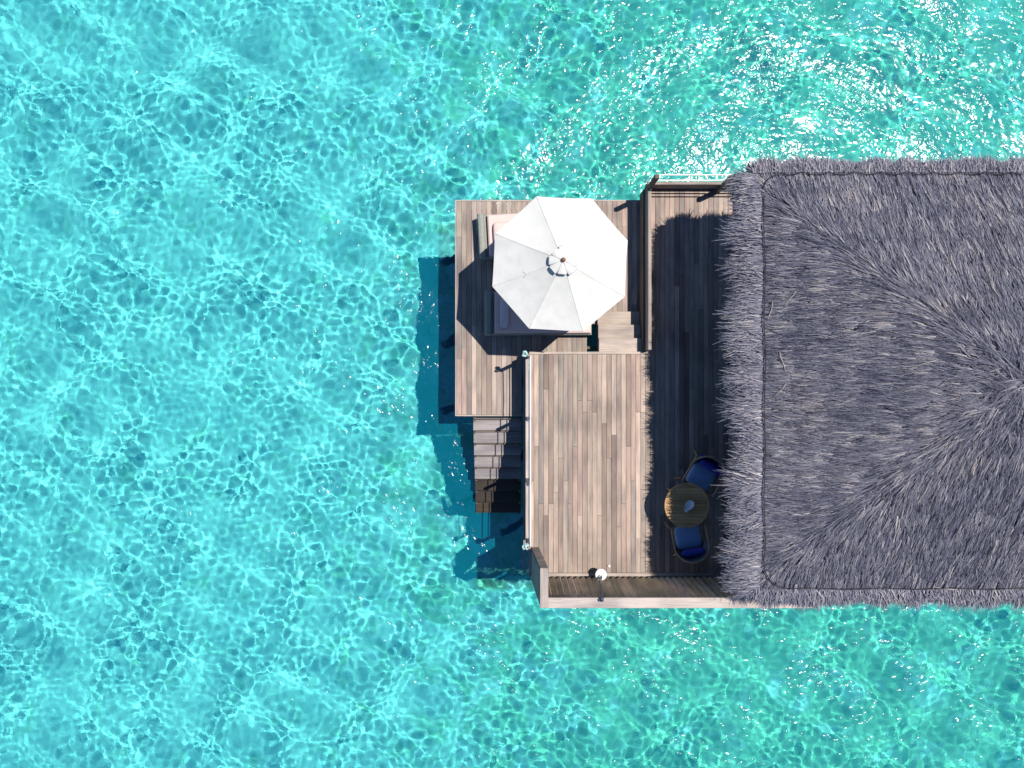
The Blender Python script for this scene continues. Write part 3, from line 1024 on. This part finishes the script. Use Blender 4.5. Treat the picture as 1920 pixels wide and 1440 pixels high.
# hem strip hanging at the rim
b = MB()
for i in range(8):
    a, c_ = rim[i], rim[(i + 1) % 8]
    vs = []
    for v in range(9):
        s = v / 8
        p = a.lerp(c_, s); p.z -= 0.03 * 4 * s * (1 - s)
        inw = 0.004 * 4 * s * (1 - s); p.x *= 1 - inw; p.y *= 1 - inw
        vs += [p, p + Vector((0, 0, -0.05))]
    b.add(vs, [(2 * v, 2 * v + 1, 2 * v + 3, 2 * v + 2) for v in range(8)])
b.build('hem', M_canvas, par, True)
for i in range(8):                                  # ribs
    q_ = rim[i].copy(); q_.z -= 0.03
    MB().tube([apex + Vector((0, 0, -0.09)), apex.lerp(q_, 0.5) - Vector((0, 0, 0.07)), q_ * 0.99], 0.011, 6).build('rib', M_chairwood, par, True)
    sd = rim[i].copy()
    st0 = Vector((0, 0, 1.9)); st1 = apex.lerp(q_, 0.55) - Vector((0, 0, 0.075))
    MB().tube([st0, st1], 0.009, 6).build('strut', M_chairwood, par, True)
    # stitched seam over the rib
for i in range(8):
    pts = []
    for t in np.linspace(0.16, 0.995, 12):
        p = apex.lerp(rim[i], t); p.z -= 0.035 * math.sin(math.pi * t) - 0.003
        pts.append(p)
    MB().tube(pts, 0.004, 5).build('seam', M_canvas, par, True)
MB().tube([(0, 0, 0.05), (0, 0, ZP - LOW - 0.05)], 0.024, 12).build('pole', M_chairwood, par, True)
MB().lathe([(0.30, 0.0), (0.30, 0.05), (0.27, 0.075), (0.06, 0.085), (0.045, 0.25)], n=28).build('base', M_pipe, par, True)
MB().lathe([(0.042, 0.03), (0.046, 0.055), (0.036, 0.09), (0.012, 0.105)], (0, 0, ZP - LOW), 14).build('finial', M_brown, par, True)
# vent: loose flaps of cloth gathered under the finial
for i in range(8):
    a0 = R(19 + 22.5 + 45 * i)
    rr = random.uniform(0.20, 0.26)
    vs, fs = [], []
    for u in range(7):
        t = u / 6
        for v in range(5):
            s = v / 4 - 0.5
            w = 0.155 * math.sin(min(1, t * 1.05) * math.pi * 0.58 + 0.15)
            r_ = rr * t + 0.025
            x_ = r_ * math.cos(a0) - s * w * math.sin(a0) * 1.15
            y_ = r_ * math.sin(a0) + s * w * math.cos(a0) * 1.15
            zb = ZP - LOW + 0.045 - 0.42 * r_ + 0.032 * math.cos(s * math.pi) * t
            vs.append((x_, y_, zb))
    for u in range(6):
        for v in range(4):
            k = u * 5 + v
            fs.append((k, k + 5, k + 6, k + 1))
    f_ = MB().add(vs, fs).build('vent_flap', M_canvas, par, True)
    edge_pts = [Vector(vs[30 + v]) + Vector((0, 0, -0.012)) for v in range(5)]
    if i in (1, 3, 4, 5, 6, 7):
        MB().tube(edge_pts, 0.009, 5).build('flap_shade', M_shadeprint, f_, True)  # grey tube just below the flap edge: its dark shading put in as colour
for i in range(8):                                  # shade in the slits between the flaps, drawn as grey strips
    if i in (0, 1, 2):
        continue
    a0 = R(19 + 45 * i)
    MB().tube([(0.06 * math.cos(a0), 0.06 * math.sin(a0), ZP - LOW + 0.03), (0.23 * math.cos(a0), 0.23 * math.sin(a0), ZP - LOW - 0.045)], 0.008, 5).build('slit_shade', M_shadeprint, par, True)
# small curved print on the cloth
mx_, my_ = P(981, 516, DECK + 1.95)
mx_ -= pcx; my_ -= pcy
def canopy_z(x, y):
    best = None
    for i in range(8):
        a, c_ = rim[i], rim[(i + 1) % 8]
        det = a.x * c_.y - a.y * c_.x
        u = (x * c_.y - y * c_.x) / det; v = (a.x * y - a.y * x) / det
        if u >= -1e-6 and v >= -1e-6:
            t = u + v; s = v / max(t, 1e-6)
            return (ZP - LOW) + t * (rim[0].z - apex.z) - 0.03 * t * 4 * s * (1 - s) - 0.035 * math.sin(math.pi * t)
    return ZP - LOW
pts = [(mx_ + 0.045 * math.cos(t), my_ + 0.055 * math.sin(t), canopy_z(mx_ + 0.045 * math.cos(t), my_ + 0.055 * math.sin(t)) + 0.004) for t in np.linspace(-1.7, 1.9, 9)]
MB().tube(pts, 0.005, 5).build('printed_mark', M_shadeprint, par, True)

# ------------------------------------------------------------------ loungers
def make_lounger(label):
    t = thing('sun_lounger', label, 'sun lounger', (0, 0, 0), 0, 'sun loungers under the parasol')
    L, W = 2.36, 0.96
    b = MB()
    b.box((L / 2, 0, 0.20), (L, W, 0.16), bev=0.02)
    b.build('frame', M_wicker, t)
    b = MB()                                         # rolled wicker head end
    prof = [(-0.005, 0.12), (-0.01, 0.34), (0.015, 0.385), (0.06, 0.40), (0.12, 0.39), (0.14, 0.36), (0.14, 0.12)]
    vs = [(p[0], s * (W / 2 + 0.008), p[1]) for s in (-1, 1) for p in prof]
    n_ = len(prof)
    fs = [(i, i + n_, i + 1 + n_, i + 1) for i in range(n_ - 1)] + [tuple(range(n_)), tuple(2 * n_ - 1 - i for i in range(n_))]
    b.add(vs, fs).build('head_end', M_wicker, t)
    b = MB().box((1.27, 0, 0.345), (2.12, W - 0.06, 0.125), bev=0.03)
    b.build('cushion', M_pink, t)
    for x in (0.1, L - 0.1):
        for y in (-W / 2 + 0.07, W / 2 - 0.07):
            MB().tube([(x, y, 0), (x, y, 0.125)], 0.03, 10).build('leg', M_beam, t, True)
    return t


la = make_lounger('pink cushioned wicker lounger wholly in the parasol shade, beside the short steps')
ax_, ay_ = P(909, 586, LOW + 0.4)
la.location = (ax_, ay_, LOW)
bx_, by_ = P(899, 442, LOW + 0.4)
lb = dup(la, (bx_ - 0.02, by_, LOW), R(3), 'pink cushioned wicker lounger with a sunlit head end near the outer deck edge')
p1 = MB().pillow((0, 0, 0), (0.19, 0.64, 0.11)).build('pillow', M_pillow, None, True, (P(945, 0, LOW + .45)[0] + 0.01, P(0, 587, LOW + .45)[1], LOW + 0.455), (0, 0, 0))
tag(p1, 'narrow pale roll pillow on the shaded lounger nearest the steps', 'pillow', 'pillows on the loungers')
p2 = MB().pillow((0, 0, 0), (0.42, 0.62, 0.13)).build('pillow', M_pink, None, True, (P(926, 0, LOW + .45)[0] + 0.20, P(0, 448, LOW + .45)[1] + 0.06, LOW + 0.467), (0, 0, R(3)))
tag(p2, 'soft pink pillow half sunlit on the lounger near the outer deck edge', 'pillow', 'pillows on the loungers')

# ------------------------------------------------------------------ table, chairs
ZT = DECK + 0.74
tcx, tcy = P(1288, 948, ZT)
RT = 0.465
table = thing('round_table', 'round slatted teak table with its near rim in sunlight', 'table', (tcx, tcy, DECK))
ns = 13
wsl = 2 * (RT - 0.03) / ns
for i in range(ns):
    y = -RT + 0.03 + wsl * (i + 0.5)
    hw = lambda yy: math.sqrt(max(0.0, (RT - 0.028) ** 2 - yy * yy))
    y0_, y1_ = y - wsl / 2 + 0.003, y + wsl / 2 - 0.003
    NN = 6
    poly = [(-hw(y0_ + (y1_ - y0_) * k / NN), y0_ + (y1_ - y0_) * k / NN) for k in range(NN + 1)] + \
           [(hw(y1_ - (y1_ - y0_) * k / NN), y1_ - (y1_ - y0_) * k / NN) for k in range(NN + 1)]
    poly = [(a - 0.0, b_ - y) for a, b_ in poly]
    n_ = len(poly)
    # swap so that local Y runs along the slat
    vs = [(b_, -a, z) for z in (-0.012, 0.012) for a, b_ in poly]
    fs = [tuple(range(n_))[::-1], tuple(n_ + k for k in range(n_))] + [(k, (k + 1) % n_, n_ + (k + 1) % n_, n_ + k) for k in range(n_)]
    MB().add(vs, fs).build('slat', M_teak, table, loc=(0, y, 0.728), rot=(0, 0, math.pi / 2))
b = MB()
rings = []
for r_, z in ((RT - 0.026, 0.712), (RT, 0.712), (RT, 0.738), (RT - 0.004, 0.742), (RT - 0.026, 0.742)):
    rings.append((r_, z))
o0 = 0
nn = 64
for r_, z in rings:
    for k in range(nn):
        t = 2 * math.pi * k / nn
        b.v.append((r_ * math.cos(t), r_ * math.sin(t), z))
for i in range(len(rings)):
    for k in range(nn):
        i2 = (i + 1) % len(rings)
        b.f.append((i * nn + k, i * nn + (k + 1) % nn, i2 * nn + (k + 1) % nn, i2 * nn + k))
b.build('rim', M_teak, table, True)
for k in range(4):
    a = R(45 + 90 * k)
    MB().tube([(0.30 * math.cos(a), 0.30 * math.sin(a), 0.712), (0.36 * math.cos(a), 0.36 * math.sin(a), 0.0)], [0.026, 0.018], 10).build('leg', M_teak, table, True)
MB().box((0, 0, 0.69), (0.62, 0.05, 0.04)).box((0, 0, 0.69), (0.05, 0.62, 0.036)).build('apron', M_teak, table)

# white shell-like dish on the table
sxp, syp = P(1290, 947, ZT)
b = MB()
NU, NV = 12, 20
vs, fs = [], []
for u in range(NU + 1):
    r_ = u / NU
    for v in range(NV):
        t = 2 * math.pi * v / NV
        x_ = r_ * 0.085 * math.cos(t) * (1.0 + 0.25 * math.sin(t))
        y_ = r_ * 0.125 * math.sin(t)
        z_ = 0.075 * r_ ** 2 * (0.55 + 0.45 * abs(math.cos(t))) + 0.02 * max(0, math.sin(t)) * r_
        vs.append((x_, y_, z_ + 0.004))
for u in range(NU):
    for v in range(NV):
        a = u * NV + v; c_ = u * NV + (v + 1) % NV
        fs.append((a, c_, c_ + NV, a + NV))
k0 = len(vs)
vs += [(x, y, z - 0.006) for x, y, z in vs]
fs += [tuple(k0 + q_ for q_ in reversed(f)) for f in fs]
for v in range(NV):
    a = NU * NV + v; c_ = NU * NV + (v + 1) % NV
    fs.append((a, c_, c_ + k0, a + k0))
b.add(vs, fs)
dish = thing('shell_dish', 'small white shell shaped dish on the round teak table', 'dish', (sxp, syp, ZT + 0.002), R(-35))
b.build('bowl', M_shell, dish, True, loc=(0, 0, 0.004))
MB().tube([(-0.01, -0.10, 0.035), (0.03, -0.125, 0.03), (0.07, -0.12, 0.022), (0.10, -0.10, 0.012)], [0.022, 0.024, 0.016, 0.005], 8).build('tail', M_shell, dish, True)


def make_chair(label):
    """faces local +Y"""
    t = thing('armchair', label, 'chair', (0, 0, 0), 0, 'armchairs at the round table')
    a_ = np.linspace(0, math.pi, 15)
    hoop = [(0.36, 0.34, 0.62)] + [(0.36 * math.cos(q_), -0.06 - 0.33 * math.sin(q_), 0.63 + 0.12 * math.sin(q_)) for q_ in a_] + [(-0.36, 0.34, 0.62)]
    MB().tube(hoop, 0.019, 8).build('arm_hoop', M_chairwood, t, True)
    # rope-wound shell below the hoop
    vs, fs = [], []
    H = hoop[1:-1]
    for q_ in range(len(H)):
        for k in range(4):
            s = k / 3
            vs.append((H[q_][0] * (0.97 - 0.12 * s), H[q_][1] * (0.97 - 0.12 * s), H[q_][2] * (1 - s) + 0.36 * s))
    for q_ in range(len(H) - 1):
        for k in range(3):
            i = q_ * 4 + k
            fs.append((i, i + 1, i + 5, i + 4))
    k0 = len(vs)
    vs += [(x * 0.965, y * 0.965, z) for x, y, z in vs]
    fs += [tuple(k0 + w for w in reversed(f)) for f in fs]
    MB().add(vs, fs).build('rope_back', M_chairrope, t, True)
    MB().box((0, 0.02, 0.33), (0.58, 0.58, 0.05), bev=0.01).build('seat_frame', M_chairwood, t)
    for x, y in ((0.36, 0.36), (-0.36, 0.36)):
        MB().tube([(x, y - 0.02, 0.62), (x * 0.97, y - 0.03, 0.33), (x * 1.08, y + 0.05, 0.0)], [0.020, 0.022, 0.016], 8).build('leg', M_chairwood, t, True)
    for x in (0.27, -0.27):
        MB().tube([(x, -0.25, 0.36), (x * 1.25, -0.38, 0.0)], [0.022, 0.016], 8).build('leg', M_chairwood, t, True)
    MB().pillow((0, 0.07, 0.41), (0.54, 0.50, 0.12)).build('seat_cushion', M_seat, t, True)
    bc = MB().pillow((0, 0, 0), (0.50, 0.38, 0.14)).build('back_cushion', M_navy, t, True, (0, -0.24, 0.56), (R(62), 0, 0))
    return t


c1 = make_chair('blue cushioned armchair between the round table and the shaggy eave, legs tucked to the table')
cx_, cy_ = P(1319, 888, DECK + 0.45)
c1.location = (cx_, cy_, DECK); c1.rotation_euler = (0, 0, R(150))
cx_, cy_ = P(1292, 1014, DECK + 0.45)
dup(c1, (cx_, cy_, DECK), R(10), 'blue cushioned armchair between the round table and the board screen')

# small white shell left on the planks
sx_, sy_ = P(1142, 1061, DECK)
tag(MB().pillow((0, 0, 0.018), (0.05, 0.06, 0.034), e=0.9).build('shell', M_shell, None, True, (sx_, sy_, DECK)), 'tiny white shell lying on the terrace planks near the lamp', 'shell')
